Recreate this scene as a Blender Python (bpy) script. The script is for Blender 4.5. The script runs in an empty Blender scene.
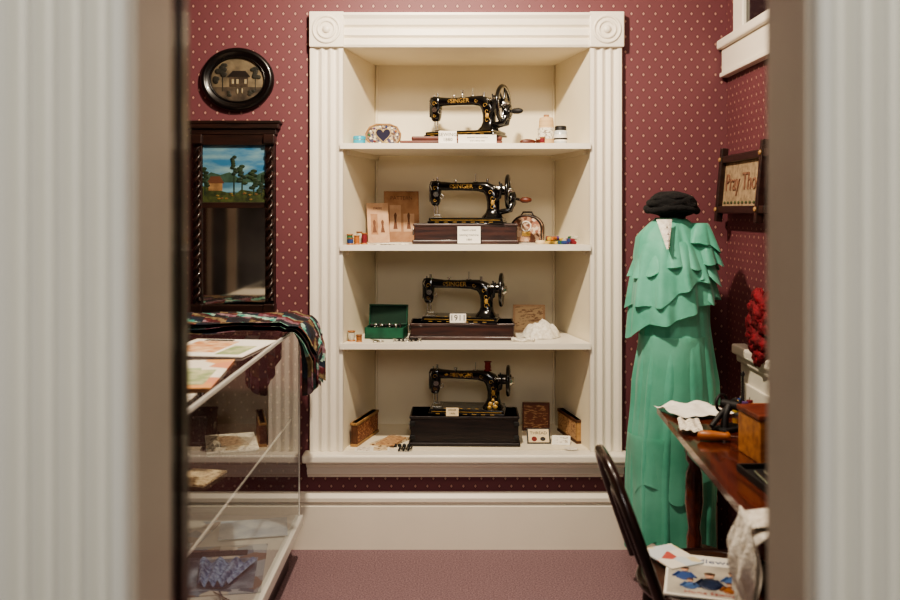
import bpy, bmesh, math, random
from mathutils import Vector, Matrix, noise
random.seed(7)
pi=math.pi; sin=math.sin; cos=math.cos
scene=bpy.context.scene

# ---------------------------------------------------------------- materials
def lin(h):
    h=h.lstrip('#'); o=[]
    for i in (0,2,4):
        c=int(h[i:i+2],16)/255
        o.append(c/12.92 if c<=.04045 else ((c+.055)/1.055)**2.4)
    return (*o,1)
_c={}
def M(name,h,rough=.5,metal=0,var=.12,ns=8,bump=0,bs=60,stretch=(1,1,1),h2=None,coat=0,sheen=0,trans=0,alpha=1):
    if name in _c: return _c[name]
    m=bpy.data.materials.new(name); m.use_nodes=True; nt=m.node_tree; N=nt.nodes; L=nt.links
    p=N['Principled BSDF']; p.inputs['Roughness'].default_value=rough; p.inputs['Metallic'].default_value=metal
    p.inputs['Coat Weight'].default_value=coat
    p.inputs['Sheen Weight'].default_value=sheen
    p.inputs['Alpha'].default_value=alpha
    tc=N.new('ShaderNodeTexCoord'); mp=N.new('ShaderNodeMapping'); mp.inputs['Scale'].default_value=stretch
    L.new(tc.outputs['Object'],mp.inputs['Vector'])
    nz=N.new('ShaderNodeTexNoise'); nz.inputs['Scale'].default_value=ns; nz.inputs['Detail'].default_value=5
    L.new(mp.outputs[0],nz.inputs['Vector'])
    r=N.new('ShaderNodeValToRGB'); c=lin(h)
    c2=lin(h2) if h2 else tuple([x*(1-2*var) for x in c[:3]])+(1,)
    r.color_ramp.elements[0].position=.35; r.color_ramp.elements[1].position=.62
    r.color_ramp.elements[0].color=c2; r.color_ramp.elements[1].color=c
    L.new(nz.outputs['Fac'],r.inputs[0]); L.new(r.outputs[0],p.inputs['Base Color'])
    if bump:
        n2=N.new('ShaderNodeTexNoise'); n2.inputs['Scale'].default_value=bs; n2.inputs['Detail'].default_value=4
        L.new(mp.outputs[0],n2.inputs['Vector'])
        b=N.new('ShaderNodeBump'); b.inputs['Strength'].default_value=bump; b.inputs['Distance'].default_value=.01
        L.new(n2.outputs['Fac'],b.inputs['Height']); L.new(b.outputs[0],p.inputs['Normal'])
    if trans:
        t=N.new('ShaderNodeBsdfTranslucent'); L.new(r.outputs[0],t.inputs[0]); x=N.new('ShaderNodeMixShader'); x.inputs[0].default_value=trans
        L.new(p.outputs[0],x.inputs[1]); L.new(t.outputs[0],x.inputs[2]); L.new(x.outputs[0],N['Material Output'].inputs[0])
    _c[name]=m; return m

def wallpaper():
    m=bpy.data.materials.new('wallpaper_mauve'); m.use_nodes=True; nt=m.node_tree; N=nt.nodes; L=nt.links
    p=N['Principled BSDF']; p.inputs['Roughness'].default_value=.6
    g=N.new('ShaderNodeNewGeometry'); s=N.new('ShaderNodeSeparateXYZ'); L.new(g.outputs['Position'],s.inputs[0])
    def ma(op,a,b=None):
        n=N.new('ShaderNodeMath'); n.operation=op
        for i,x in enumerate((a,b)):
            if x is None: continue
            if isinstance(x,(int,float)): n.inputs[i].default_value=x
            else: L.new(x,n.inputs[i])
        return n.outputs[0]
    pu,pv=.052,.066
    u=ma('DIVIDE',ma('ADD',s.outputs['X'],s.outputs['Y']),pu); v=ma('DIVIDE',s.outputs['Z'],pv)
    def dots(o,su,sv):
        a=ma('ABSOLUTE',ma('SUBTRACT',ma('FRACT',ma('ADD',u,o+50)),.5))
        b=ma('ABSOLUTE',ma('SUBTRACT',ma('FRACT',ma('ADD',v,o+50)),.5))
        d=ma('ADD',ma('MULTIPLY',a,pu/su),ma('MULTIPLY',b,pv/sv))
        return ma('LESS_THAN',d,1.0)
    d=ma('MAXIMUM',dots(0,.0056,.0076),dots(.5,.0056,.0076))
    d2=ma('MAXIMUM',dots(0,.011,.014),dots(.5,.011,.014))
    nz=N.new('ShaderNodeTexNoise'); nz.inputs['Scale'].default_value=3
    L.new(g.outputs['Position'],nz.inputs['Vector'])
    r=N.new('ShaderNodeValToRGB'); r.color_ramp.elements[0].color=lin('#64373d'); r.color_ramp.elements[1].color=lin('#6f3f45')
    L.new(nz.outputs['Fac'],r.inputs[0])
    x=N.new('ShaderNodeMix'); x.data_type='RGBA'; L.new(d2,x.inputs['Factor']); L.new(r.outputs[0],x.inputs['A']); x.inputs['B'].default_value=lin('#5d3036')
    y=N.new('ShaderNodeMix'); y.data_type='RGBA'; L.new(d,y.inputs['Factor']); L.new(x.outputs['Result'],y.inputs['A']); y.inputs['B'].default_value=lin('#aa8477')
    L.new(y.outputs['Result'],p.inputs['Base Color']); return m

def print_mat(name,bg,ink,scale=60,kind='lines'):
    m=bpy.data.materials.new(name); m.use_nodes=True; nt=m.node_tree; N=nt.nodes; L=nt.links
    p=N['Principled BSDF']; p.inputs['Roughness'].default_value=.6
    tc=N.new('ShaderNodeTexCoord'); r=N.new('ShaderNodeValToRGB')
    if kind=='lines':
        mp=N.new('ShaderNodeMapping'); mp.inputs['Scale'].default_value=(3,9,9)
        L.new(tc.outputs['Object'],mp.inputs[0]); t=N.new('ShaderNodeTexNoise'); t.inputs['Scale'].default_value=scale/4; t.inputs['Detail'].default_value=3
        L.new(mp.outputs[0],t.inputs['Vector'])
        e=r.color_ramp.elements; e[0].position=.40; e[1].position=.47; e[0].color=lin(ink); e[1].color=lin(bg)
        L.new(t.outputs['Fac'],r.inputs[0])
    else:
        t=N.new('ShaderNodeTexVoronoi'); t.inputs['Scale'].default_value=scale
        L.new(tc.outputs['Object'],t.inputs['Vector']); s=N.new('ShaderNodeSeparateColor'); L.new(t.outputs['Color'],s.inputs[0])
        r.color_ramp.interpolation='CONSTANT'
        e=r.color_ramp.elements; e[0].color=lin(bg[0]); e[1].position=1/len(bg); e[1].color=lin(bg[1])
        for i in range(2,len(bg)):
            q=e.new(i/len(bg)); q.color=lin(bg[i])
        L.new(s.outputs['Red'],r.inputs[0])
    L.new(r.outputs[0],p.inputs['Base Color']); return m

def glass_mat():
    m=bpy.data.materials.new('case_glass'); m.use_nodes=True; nt=m.node_tree; N=nt.nodes; L=nt.links
    N.remove(N['Principled BSDF']); out=N['Material Output']
    t=N.new('ShaderNodeBsdfTransparent'); t.inputs[0].default_value=(.95,.97,.96,1)
    g=N.new('ShaderNodeBsdfGlossy'); g.inputs['Roughness'].default_value=.01
    f=N.new('ShaderNodeLayerWeight'); f.inputs['Blend'].default_value=.5
    a=N.new('ShaderNodeMath'); a.operation='POWER'; L.new(f.outputs['Facing'],a.inputs[0]); a.inputs[1].default_value=4.2
    c=N.new('ShaderNodeMath'); c.operation='MULTIPLY_ADD'; L.new(a.outputs[0],c.inputs[0]); c.inputs[1].default_value=.88; c.inputs[2].default_value=.06
    x=N.new('ShaderNodeMixShader'); L.new(c.outputs[0],x.inputs[0]); L.new(t.outputs[0],x.inputs[1]); L.new(g.outputs[0],x.inputs[2]); L.new(x.outputs[0],out.inputs[0])
    return m

WP=wallpaper(); GLASS=glass_mat()
WHITE=M('painted_trim_cream','#ebe4d5',.38,var=.02,ns=3,bump=.04,bs=25)
NICHE=M('painted_niche_cream','#ede3cb',.5,var=.03,ns=3)
DOORW=M('painted_casing_white','#e6e4d8',.4,var=.02,ns=2)
CARPET=M('carpet_mauve','#a08388',.95,h2='#7a5f64',ns=160,bump=.8,bs=260)
CEIL=M('ceiling_plaster','#e2dccf',.8,var=.03)
HALL=M('hall_plaster','#c4b8a4',.7,var=.04)
BLACK=M('black_japanned_iron','#0c0c0d',.16,var=.1,coat=.6)
MBLACK=M('matte_black','#141214',.6,var=.2)
DARKW=M('dark_walnut','#2e1a14',.36,ns=6,h2='#170c09',stretch=(1,8,8),coat=.15)
CASEW=M('bentwood_case_wood','#40231a',.35,ns=7,h2='#241210',stretch=(1,6,10),coat=.3,bump=.1)
MAHOG=M('mahogany_top','#5c2a1b',.22,ns=5,h2='#38160f',stretch=(10,1,4),coat=.5)
REDW=M('red_wood','#6e3524',.4,ns=6,h2='#4c2016',stretch=(2,8,8))
LTW=M('light_wood','#a8713f',.45,ns=6,h2='#80502c',stretch=(2,8,8))
BENT=M('bentwood_chair_wood','#2a1611',.28,ns=8,h2='#160b08',coat=.4)
CHROME=M('nickel','#c9c7c0',.25,1,var=.05)
GOLD=M('gold_decal','#c8a058',.4,.35,var=.2,ns=60)
ALU=M('white_metal_edge','#d8d6cf',.3,.2,var=.03)
GREEN=M('green_chiffon','#70c5aa',.55,h2='#54ad91',ns=5,bump=.2,bs=30,sheen=.3,trans=.25)
SHEER=M('green_chiffon_sheer','#7cccb2',.55,h2='#60b89b',ns=5,bump=.2,bs=30,sheen=.3,trans=.3,alpha=.88)
PAPER=M('paper_white','#ece8dd',.7,var=.04)
CREAMP=M('paper_cream','#dcc8a4',.7,var=.06)
TANP=M('pattern_envelope_tan','#a9805f',.75,ns=18,h2='#8e6648')
PINKP=M('pattern_envelope_pink','#c4a284',.75,ns=18,h2='#b08a6c')
INK=M('ink','#2b2523',.7)
REDINK=M('red_thread','#7c2420',.75)
BRINK=M('brown_print','#6e4632',.75)
RED=M('red_flower','#7e1220',.8,h2='#4c0a10',ns=35,bump=.5)
LEAF=M('leaf_green','#2b4a26',.6)
LACE=M('lace_white','#ebe6da',.85,h2='#cfc7b6',ns=70,bump=.5,bs=120)
FUR=M('black_velvet','#0b0a0c',.95,h2='#040405',ns=40,bump=.6,bs=90)
BROWN=M('brown_leather','#5e3a24',.5,h2='#432718',ns=20)
TIN=M('tan_tin','#ac875a',.45,h2='#86633a',ns=30)
TEALB=M('cyan_tin','#36a3bf',.35)
GBOX=M('green_box','#17573e',.5,h2='#0f3e2c',ns=20)
DGREEN=M('green_velvet','#0d3324',.8)
PRINT=print_mat('printed_page','#e9e2d2','#8d8070',90)
PRINTT=print_mat('printed_tan','#c09a72','#7a4a34',60)
PRINTB=print_mat('printed_brown','#7a4630','#b98a60',60)
PRINTC=print_mat('printed_sepia','#d8c3a0','#7a5a40',70)
COLL=print_mat('printed_colour_page',['#e8e2d4','#d9a06a','#e6dfcf','#a8b88e','#e0cc7a','#f0ece2','#d29070'],None,9,'v')
COLN=print_mat('printed_newspaper',['#6b7a8c','#9da6ae','#b7b2aa','#4d586a','#8a8f94','#7c6a60'],None,14,'v')

# ---------------------------------------------------------------- builder
class B:
    def __init__(s,name,loc=(0,0,0),rz=0,rot=None):
        s.name=name; s.loc=Vector(loc); s.rot=rot if rot else (0,0,rz)
        s.v=[];s.f=[];s.fm=[];s.fs=[];s.mats=[];s.T=Matrix.Identity(4)
    def mi(s,m):
        if m not in s.mats: s.mats.append(m)
        return s.mats.index(m)
    def add(s,vs,fs,m,smooth=False):
        o=len(s.v); s.v+= [s.T@Vector(v) for v in vs]
        for i,f in enumerate(fs):
            s.f.append([o+k for k in f]); mm=m[i] if isinstance(m,list) else m
            s.fm.append(s.mi(mm)); s.fs.append(smooth)
    def box(s,x0,x1,y0,y1,z0,z1,m,bev=0,seg=2,R=None):
        bm=bmesh.new(); bmesh.ops.create_cube(bm,size=1)
        for v in bm.verts: v.co=Vector((v.co.x*(x1-x0),v.co.y*(y1-y0),v.co.z*(z1-z0)))
        if bev: bmesh.ops.bevel(bm,geom=bm.edges[:],offset=bev,segments=seg,affect='EDGES',profile=.5)
        c=Vector(((x0+x1)/2,(y0+y1)/2,(z0+z1)/2)); bm.verts.index_update()
        vs=[((R@v.co) if R else v.co)+c for v in bm.verts]
        s.add(vs,[[v.index for v in f.verts] for f in bm.faces],m,False); bm.free()
    def loft(s,rings,m,caps=True,smooth=True,close=True,fm=None):
        n=len(rings[0]); vs=[p for r in rings for p in r]; fs=[];ml=[]
        for i in range(len(rings)-1):
            for j in range(n if close else n-1):
                k=(j+1)%n; fs.append([i*n+j,i*n+k,(i+1)*n+k,(i+1)*n+j]); ml.append(fm(i,j) if fm else m)
        s.add(vs,fs,ml,smooth)
        if caps and close:
            s.add(rings[0],[list(range(n))[::-1]],m,False); s.add(rings[-1],[list(range(n))],m,False)
    def lathe(s,prof,c,m,ax='z',n=24,sx=1,sy=1):
        c=Vector(c); rings=[]
        for r,h in prof:
            ring=[]
            for j in range(n):
                a=2*pi*j/n; p=(r*cos(a)*sx,r*sin(a)*sy,h)
                if ax=='x': p=(h,r*cos(a)*sx,r*sin(a)*sy)
                if ax=='y': p=(r*cos(a)*sx,h,r*sin(a)*sy)
                ring.append(c+Vector(p))
            rings.append(ring)
        s.loft(rings,m)
    def cyl(s,p0,p1,r0,m,r1=None,n=14):
        s.tube([p0,p1],[r0,r1 if r1 is not None else r0],m,n)
    def tube(s,pts,rad,m,n=10,closed=False):
        pts=[Vector(p) for p in pts]; k=len(pts)
        if not isinstance(rad,(list,tuple)): rad=[rad]*k
        rings=[]; up=None
        for i,p in enumerate(pts):
            a=pts[i-1] if (i>0 or closed) else p; b=pts[(i+1)%k] if (i<k-1 or closed) else p
            t=(b-a); t=t.normalized() if t.length>1e-9 else Vector((0,0,1))
            if up is None: up=Vector((0,0,1)) if abs(t.z)<.9 else Vector((1,0,0))
            x=up-t*up.dot(t)
            if x.length<1e-5: x=Vector((0,1,0))-t*t.y
            x.normalize(); up=x; y=t.cross(x)
            rings.append([p+(x*cos(2*pi*j/n)+y*sin(2*pi*j/n))*rad[i] for j in range(n)])
        if closed: rings.append(rings[0]); s.loft(rings,m,caps=False)
        else: s.loft(rings,m)
    def torus(s,c,R,r,m,ax='z',n=32,k=8,sx=1,sy=1):
        pts=[]
        for i in range(n):
            a=2*pi*i/n; u,v=R*cos(a)*sx,R*sin(a)*sy
            pts.append(Vector(c)+Vector({'z':(u,v,0),'x':(0,u,v),'y':(u,0,v)}[ax]))
        s.tube(pts,r,m,k,closed=True)
    def ell(s,c,rx,ry,rz,m,n=16,k=10,nz=0,nf=20):
        c=Vector(c); rings=[]
        for i in range(k+1):
            t=pi*i/k; t=min(max(t,.02),pi-.02); ring=[]
            for j in range(n):
                a=2*pi*j/n; d=Vector((sin(t)*cos(a),sin(t)*sin(a),cos(t)))
                q=1+(nz*noise.noise(d*nf*.1+c*7) if nz else 0)
                ring.append(c+Vector((d.x*rx,d.y*ry,d.z*rz))*q)
            rings.append(ring)
        s.loft(rings,m)
    def grid(s,fn,nu,nv,m,smooth=True,fm=None):
        vs=[fn(i/nu,j/nv) for i in range(nu+1) for j in range(nv+1)]; fs=[];ml=[]
        for i in range(nu):
            for j in range(nv):
                a=i*(nv+1)+j; fs.append([a,a+1,a+nv+2,a+nv+1]); ml.append(fm(i/nu,j/nv) if fm else m)
        s.add(vs,fs,ml,smooth)
    def extr(s,poly,d,m,plane='xz',o=0):
        n=len(poly)
        def P(a,b,c): return {'xz':(a,c,b),'xy':(a,b,c),'yz':(c,a,b)}[plane]
        vs=[P(a,b,o) for a,b in poly]+[P(a,b,o+d) for a,b in poly]
        fs=[list(range(n)),list(range(n,2*n))[::-1]]+[[i,(i+1)%n,n+(i+1)%n,n+i] for i in range(n)]
        s.add(vs,fs,m)
    def text(s,t,size,mat4,m,ext=.0006,align='CENTER'):
        cu=bpy.data.curves.new('t','FONT'); cu.body=t; cu.size=size; cu.extrude=ext; cu.align_x=align; cu.align_y='CENTER'; cu.resolution_u=2
        o=bpy.data.objects.new('t',cu); scene.collection.objects.link(o)
        bpy.context.view_layer.update()
        me=bpy.data.meshes.new_from_object(o.evaluated_get(bpy.context.evaluated_depsgraph_get()))
        s.add([mat4@v.co for v in me.vertices],[list(p.vertices) for p in me.polygons],m)
        bpy.data.objects.remove(o); bpy.data.curves.remove(cu); bpy.data.meshes.remove(me)
    def done(s):
        me=bpy.data.meshes.new(s.name); me.from_pydata([tuple(v) for v in s.v],[],s.f)
        for m in s.mats: me.materials.append(m)
        for p,a,b in zip(me.polygons,s.fm,s.fs): p.material_index=a; p.use_smooth=b
        bm=bmesh.new(); bm.from_mesh(me); bmesh.ops.recalc_face_normals(bm,faces=bm.faces[:]); bm.to_mesh(me); bm.free()
        o=bpy.data.objects.new(s.name,me); scene.collection.objects.link(o); o.location=s.loc; o.rotation_euler=s.rot
        return o
FRONT=Matrix.Rotation(pi/2,4,'X')      # text facing -Y
def TF(x,y,z,r=0): return Matrix.Translation((x,y,z))@Matrix.Rotation(r,4,'Y')@FRONT
def RX(a): return Matrix.Rotation(a,3,'X')
def RY(a): return Matrix.Rotation(a,3,'Y')
def RZ(a): return Matrix.Rotation(a,3,'Z')

# ---------------------------------------------------------------- room shell
YB=3.79; XR=1.2; XL=-1.8; YF=1.0; YF2=1.11; H=2.8
OL,OR=-.459,.602; ZT=2.16; ZS=.423
b=B('floor'); b.box(-2.4,2.2,-2.2,YB+.12,-.05,0,CARPET); b.done()
b=B('ceiling'); b.box(XL-.1,XR+.1,YF,YB+.6,H,H+.06,CEIL); b.done()
b=B('wall_back')
b.box(XL,OL,YB,YB+.1,0,H,WP); b.box(OR,XR,YB,YB+.1,0,H,WP); b.box(OL,OR,YB,YB+.1,ZT+.03,H,WP); b.box(OL,OR,YB,YB+.1,0,ZS-.04,WP); b.done()
b=B('wall_right'); b.box(XR,XR+.1,YF,YB+.1,0,H,WP); b.done()
b=B('wall_left'); b.box(XL-.1,XL,YF,YB+.1,0,H,WP); b.done()
DL,DR=-.354,.402
b=B('wall_front'); 
for (x0,x1,z0,z1) in ((-2.4,DL-.02,0,H),(DR+.02,2.2,0,H),(DL-.02,DR+.02,2.12,H)):
    b.box(x0,x1,YF+.0,YF2-.012,z0,z1,HALL); b.box(x0,x1,YF2-.012,YF2,z0,z1,WP)
b.done()
b=B('added_mirror_backdrop')  # added panel, unseen directly; gives the pier mirror a grey, white-striped reflection
BGREY=M('mirror_backdrop_grey','#8d9298',.5,h2='#5f656c',ns=3)
b.box(-1.78,-1.18,YF2,YF2+.02,.55,2.3,WHITE,.004); b.box(-1.74,-1.22,YF2+.018,YF2+.024,.6,2.24,BGREY); b.box(-1.63,-1.56,YF2+.02,YF2+.035,.6,2.24,WHITE,.004); b.done()
# door lining
b=B('trim_door_lining')
JM=M('jamb_paint','#b9ad9c',.45,var=.03)
b.box(DL-.02,DL,YF-.01,YF2,0,2.12,JM); b.box(DR,DR+.02,YF-.01,YF2,0,2.12,JM); b.box(DL,DR,YF-.01,YF2,2.10,2.12,JM); b.done()
def casing(name,x0,x1,yf,yback,z0,z1,m,flutes=4,edge=.012,depth=.008):
    b=B(name); w=x1-x0; poly=[(0,yback),(0,yf+.006),(.003,yf)]
    poly.append((edge,yf)); fw=(w-2*edge)/flutes
    for k in range(flutes):
        a=edge+k*fw
        for t in range(1,8):
            q=t/8; poly.append((a+fw*(.08+.84*q),yf+depth*sin(pi*q)))
        poly.append((a+fw,yf))
    poly+= [(w-.003,yf),(w,yf+.006),(w,yback)]
    b.extr([(x0+a,c) for a,c in poly],z1-z0,m,'xy',z0); return b
casing('trim_door_left',DL-.155,DL-.004,YF-.035,YF,0,2.12,DOORW,4,.016,.018).done()
casing('trim_door_right',DR+.004,DR+.155,YF-.035,YF,0,2.12,DOORW,4,.016,.018).done()
b=B('trim_door_head'); b.box(DL-.16,DR+.16,YF-.035,YF,2.12,2.27,DOORW,.006); b.done()
b=B('door_1'); b.box(-1.12,-.362,1.125,1.165,.01,2.08,DARKW,.003)
for zz in (.15,1.1):
    b.box(-1.02,-.46,1.162,1.172,zz,zz+.8,DARKW,.004)
for zz in (.25,1.85): b.cyl((-.358,1.172,zz),(-.358,1.172,zz+.09),.006,MBLACK)
b.done()
b=B('trim_door_stop'); b.box(DL-.045,DL-.004,1.168,1.2,0,2.1,DARKW); b.done()

# niche with shelves
SH=[1.746,1.310,.888]
ND=.45; BL,BR=-.362,.508
b=B('wall_niche_left'); b.extr([(OL,YB-.005),(BL,YB+ND),(BL-.03,YB+ND),(OL-.0,YB+.03)],ZT-ZS+.01,NICHE,'xy',ZS-.005); b.done()
b=B('wall_niche_right'); b.extr([(OR,YB-.005),(BR,YB+ND),(BR+.03,YB+ND),(OR+.0,YB+.03)],ZT-ZS+.01,NICHE,'xy',ZS-.005); b.done()
b=B('wall_niche_back'); b.box(BL-.03,BR+.03,YB+ND,YB+ND+.02,ZS-.02,ZT+.02,NICHE)
for x in (BL+.006,BR-.006): b.cyl((x,YB+ND-.004,ZS),(x,YB+ND-.004,ZT),.006,NICHE,n=8)
b.done()
b=B('ceiling_niche'); b.box(OL,OR,YB-.002,YB+ND,ZT,ZT+.02,NICHE); b.done()
b=B('trim_niche_floor'); b.box(OL,OR,YB-.0,YB+ND,ZS-.03,ZS,NICHE); b.done()
for k,z in enumerate(SH):
    b=B('trim_shelf_%d'%(k+1))
    b.extr([(OL-.012,YB-.05),(OR+.0,YB-.05),(OR+.0,YB-.037),(OR-.004,YB),(BR-.004,YB+ND-.01),(BL+.004,YB+ND-.01),(OL+.004,YB),(OL-.0,YB-.037),(OL-.012,YB-.037)],.024,WHITE,'xy',z-.024)
    for sx,xw,xb in ((1,OL,BL),(-1,OR,BR)):
        b.extr([(xw+sx*.006,YB+.02),(xb+sx*.004,YB+ND-.01),(xb+sx*.019,YB+ND-.01),(xw+sx*.021,YB+.02)],.022,NICHE,'xy',z-.046)
    b.done()
casing('trim_niche_left',OL-.145,OL,YB-.035,YB,ZS,ZT,WHITE,3,.016,.012).done()
casing('trim_niche_right',OR,OR+.138,YB-.035,YB,ZS,ZT,WHITE,3,.016,.012).done()
b=B('trim_niche_head'); 
prof=[(YB,0),(YB-.03,0),(YB-.035,.01),(YB-.035,.03),(YB-.022,.04),(YB-.035,.05),(YB-.035,.075),(YB-.022,.085),(YB-.035,.095),(YB-.04,.12),(YB-.05,.135),(YB-.05,.145),(YB,.145)]
b.extr([(y,ZT+z) for y,z in prof],OR-OL,WHITE,'yz',OL)
for cx in (OL-.07,OR+.07):
    b.box(cx-.074,cx+.074,YB-.048,YB,ZT-.002,ZT+.15,WHITE,.004)
    c=(cx,YB-.048,ZT+.074)
    for R,r in ((.056,.0065),(.036,.0065)): b.torus(c,R,r,WHITE,'y',36)
    b.ell(c,.018,.012,.018,WHITE)
b.done()
b=B('trim_niche_sill')
b.box(OL-.17,OR+.16,YB-.09,YB+.0,ZS-.038,ZS-.001,WHITE,.01,3)
prof=[(YB,-.038),(YB-.055,-.038),(YB-.06,-.05),(YB-.05,-.062),(YB-.035,-.07),(YB-.035,-.095),(YB-.022,-.105),(YB-.015,-.115),(YB,-.118)]
b.extr([(y,ZS+z) for y,z in prof],OR-OL+.30,WHITE,'yz',OL-.155)
b.done()
def baseb(name,plane,a0,a1,w,sg):
    b=B(name); prof=[(0,0),(.03,0),(.03,.185),(.022,.19),(.022,.198),(.034,.206),(.034,.222),(.02,.236),(.008,.242),(0,.242)]
    b.extr([(w-sg*y,z) for y,z in prof],a1-a0,WHITE,plane,a0)
    b.done()
baseb('baseboard_back','yz',XL,XR-.05,YB,1); baseb('baseboard_left','xz',YF2+.1,YB-.04,XL,-1)

# right wall: high window with sill; wainscot
b=B('window_1'); 
b.box(XR-.03,XR,2.2,3.77,2.045,2.15,WHITE,.004); b.box(XR-.05,XR,2.15,3.78,2.15,2.19,WHITE,.008)
b.box(XR-.038,XR,2.2,3.775,2.03,2.05,WHITE,.004)
b.box(XR-.03,XR,3.50,3.62,2.19,2.78,WHITE,.005); b.box(XR-.03,XR,2.3,2.42,2.19,2.78,WHITE,.005)
b.box(XR-.015,XR-.003,2.42,3.5,2.2,2.78,M('night_window_glass','#0c0d12',.1,var=.1))
b.box(XR-.03,XR-.003,2.42,3.5,2.48,2.51,DARKW); b.done()
b=B('trim_wainscot_right')
b.box(XR-.03,XR,1.3,3.52,0,.88,WHITE); b.box(XR-.06,XR,1.3,3.55,.88,.92,WHITE,.008); b.box(XR-.045,XR,1.3,3.535,.85,.885,WHITE,.008)
for k in range(5): b.box(XR-.04,XR-.03,1.38+k*.43,1.38+k*.43+.36,.2,.78,WHITE,.005)
b.done()

# ---------------------------------------------------------------- sewing machines
def machine(name,loc,rz=0,base=(.24,.1,.095),bx=0,crank=True,style=0,body=CASEW,mrot=0):
    b=B(name,loc,rz); hw,hd,bh=base
    if style==0:   # flat board base
        b.box(bx-hw,bx+hw,-hd,hd,0,bh*.5,REDW,.004); b.box(bx-hw+.05,bx+hw-.0,-hd+.012,hd-.012,bh*.5,bh,REDW,.006)
    else:
        b.box(bx-hw,bx+hw,-hd,hd,0,.018,body,.005); b.box(bx-hw+.008,bx+hw-.008,-hd+.008,hd-.008,.015,bh,body,.004)
        b.box(bx-hw+.004,bx+hw-.004,-hd+.004,hd-.004,bh-.012,bh,body,.003)
        if style==3:
            for sx in (-1,1):
                for k in range(2): b.box(bx+sx*hw*.93-.012,bx+sx*hw*.93+.012,-hd+.002,-hd+.012,.03+k*.06,.05+k*.06,MBLACK,.003)
        b.box(bx-hw-.004,bx-hw+.002,-.02,.02,bh*.4,bh*.4+.03,CHROME,.002)
    b.T=Matrix.Translation((0,0,bh))@Matrix.Rotation(mrot,4,'Z')
    b.box(-.175,.165,-.085,.085,0,.012,BLACK,.005,3); b.box(-.17,.16,-.08,.08,.01,.026,BLACK,.006,3)
    b.box(-.16,.15,-.0812,-.0795,.0145,.0165,GOLD)
    b.box(-.168,-.118,-.035,.04,.026,.0275,CHROME,.0005)
    path=[(-.168,.166,.019,.017),(-.13,.168,.021,.02),(-.08,.166,.018,.019),(-.02,.165,.018,.02),(.04,.165,.021,.023),(.075,.161,.026,.027),(.098,.147,.032,.03),(.109,.125,.032,.031),(.111,.095,.028,.03),(.111,.065,.028,.031),(.110,.045,.034,.036),(.109,.032,.045,.048),(.109,.024,.052,.056)]
    rings=[]
    for i,(x,z,h,t) in enumerate(path):
        p0=path[max(i-1,0)]; p1=path[min(i+1,len(path)-1)]
        tx,tz=p1[0]-p0[0],p1[1]-p0[1]; l=math.hypot(tx,tz); nx,nz=-tz/l,tx/l; ring=[]
        for j in range(20):
            a=2*pi*j/20; ca,sa=cos(a),sin(a); u=math.copysign(abs(ca)**.65,ca)*h; w=math.copysign(abs(sa)**.65,sa)*t
            ring.append((x+nx*u,w,z+nz*u))
        rings.append(ring)
    b.loft(rings,BLACK)
    hp=[(.192,.010,.012),(.189,.022,.018),(.18,.026,.021),(.15,.026,.022),(.12,.025,.021),(.098,.022,.019),(.085,.017,.016),(.08,.012,.012)]
    b.loft([[(-.152+math.copysign(abs(cos(2*pi*j/20))**.5,cos(2*pi*j/20))*hx,math.copysign(abs(sin(2*pi*j/20))**.5,sin(2*pi*j/20))*hy,z) for j in range(20)] for z,hx,hy in hp],BLACK)
    b.box(-.1795,-.1765,-.016,.016,.098,.178,CHROME,.001)
    b.cyl((-.158,0,.09),(-.158,0,.036),.0035,CHROME); b.cyl((-.144,0,.09),(-.144,0,.042),.004,CHROME); b.box(-.156,-.128,-.008,.008,.034,.04,CHROME,.001)
    b.cyl((-.158,0,.04),(-.158,0,.028),.001,CHROME)
    b.cyl((-.144,0,.19),(-.144,0,.208),.006,CHROME); b.cyl((-.162,0,.19),(-.162,0,.2),.004,CHROME)
    b.lathe([(.012,0),(.012,.004),(.007,.006),(.005,.012)],(-.145,-.034,.13),CHROME,'y'); b.torus((-.12,-.026,.12),.009,.0015,CHROME,'y',16,6)
    b.tube([(-.165,-.02,.15),(-.17,-.034,.17),(-.162,-.036,.185)],.002,CHROME,6)
    b.cyl((-.06,0,.18),(-.06,0,.196),.005,CHROME); b.lathe([(.009,0),(.009,.003),(.004,.005)],(-.06,0,.192),CHROME)
    b.cyl((.03,0,.18),(.03,0,.222),.0018,CHROME); b.lathe([(.012,0),(.012,.002),(.002,.003)],(.03,0,.186),CHROME)
    b.cyl((.085,0,.18),(.085,0,.20),.006,CHROME)
    if style==0: b.lathe([(.012,0),(.012,.002),(.006,.005),(.006,.026),(.012,.03),(.012,.032)],(-.02,0,.183),CHROME)
    if style==3: b.lathe([(.017,0),(.017,.003),(.012,.006),(.014,.015),(.012,.036),(.017,.038),(.017,.041)],(.085,0,.185),REDINK)
    b.tube([(.125,-.03,.10),(.145,-.042,.115),(.15,-.046,.15),(.142,-.046,.185)],[.006,.006,.005,.003],MBLACK,8); b.torus((.152,-.046,.16),.016,.0035,MBLACK,'x',18,6); b.cyl((.13,-.046,.16),(.168,-.046,.16),.004,CHROME)
    b.lathe([(.01,0),(.01,.002),(.004,.003),(.004,.012),(.01,.013),(.01,.015)],(.12,-.046,.16),CHROME,'x',12)
    R={0:.082,1:.07,2:.068,3:.062}[style]; wc=(.176,0,.142)
    b.cyl((.13,0,.148),(.19,0,.148),.022,BLACK); b.torus(wc,R,.0085,BLACK,'x',36,10); b.torus((wc[0]+.006,0,wc[2]),R-.006,.003,CHROME,'x',36,6)
    for k in range(6):
        a=2*pi*k/6+.3; b.tube([(wc[0],cos(a)*.015,wc[2]+sin(a)*.015),(wc[0]+.004,cos(a)*.04,wc[2]+sin(a)*.04),(wc[0],cos(a)*R,wc[2]+sin(a)*R)],.0055,BLACK,8)
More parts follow.
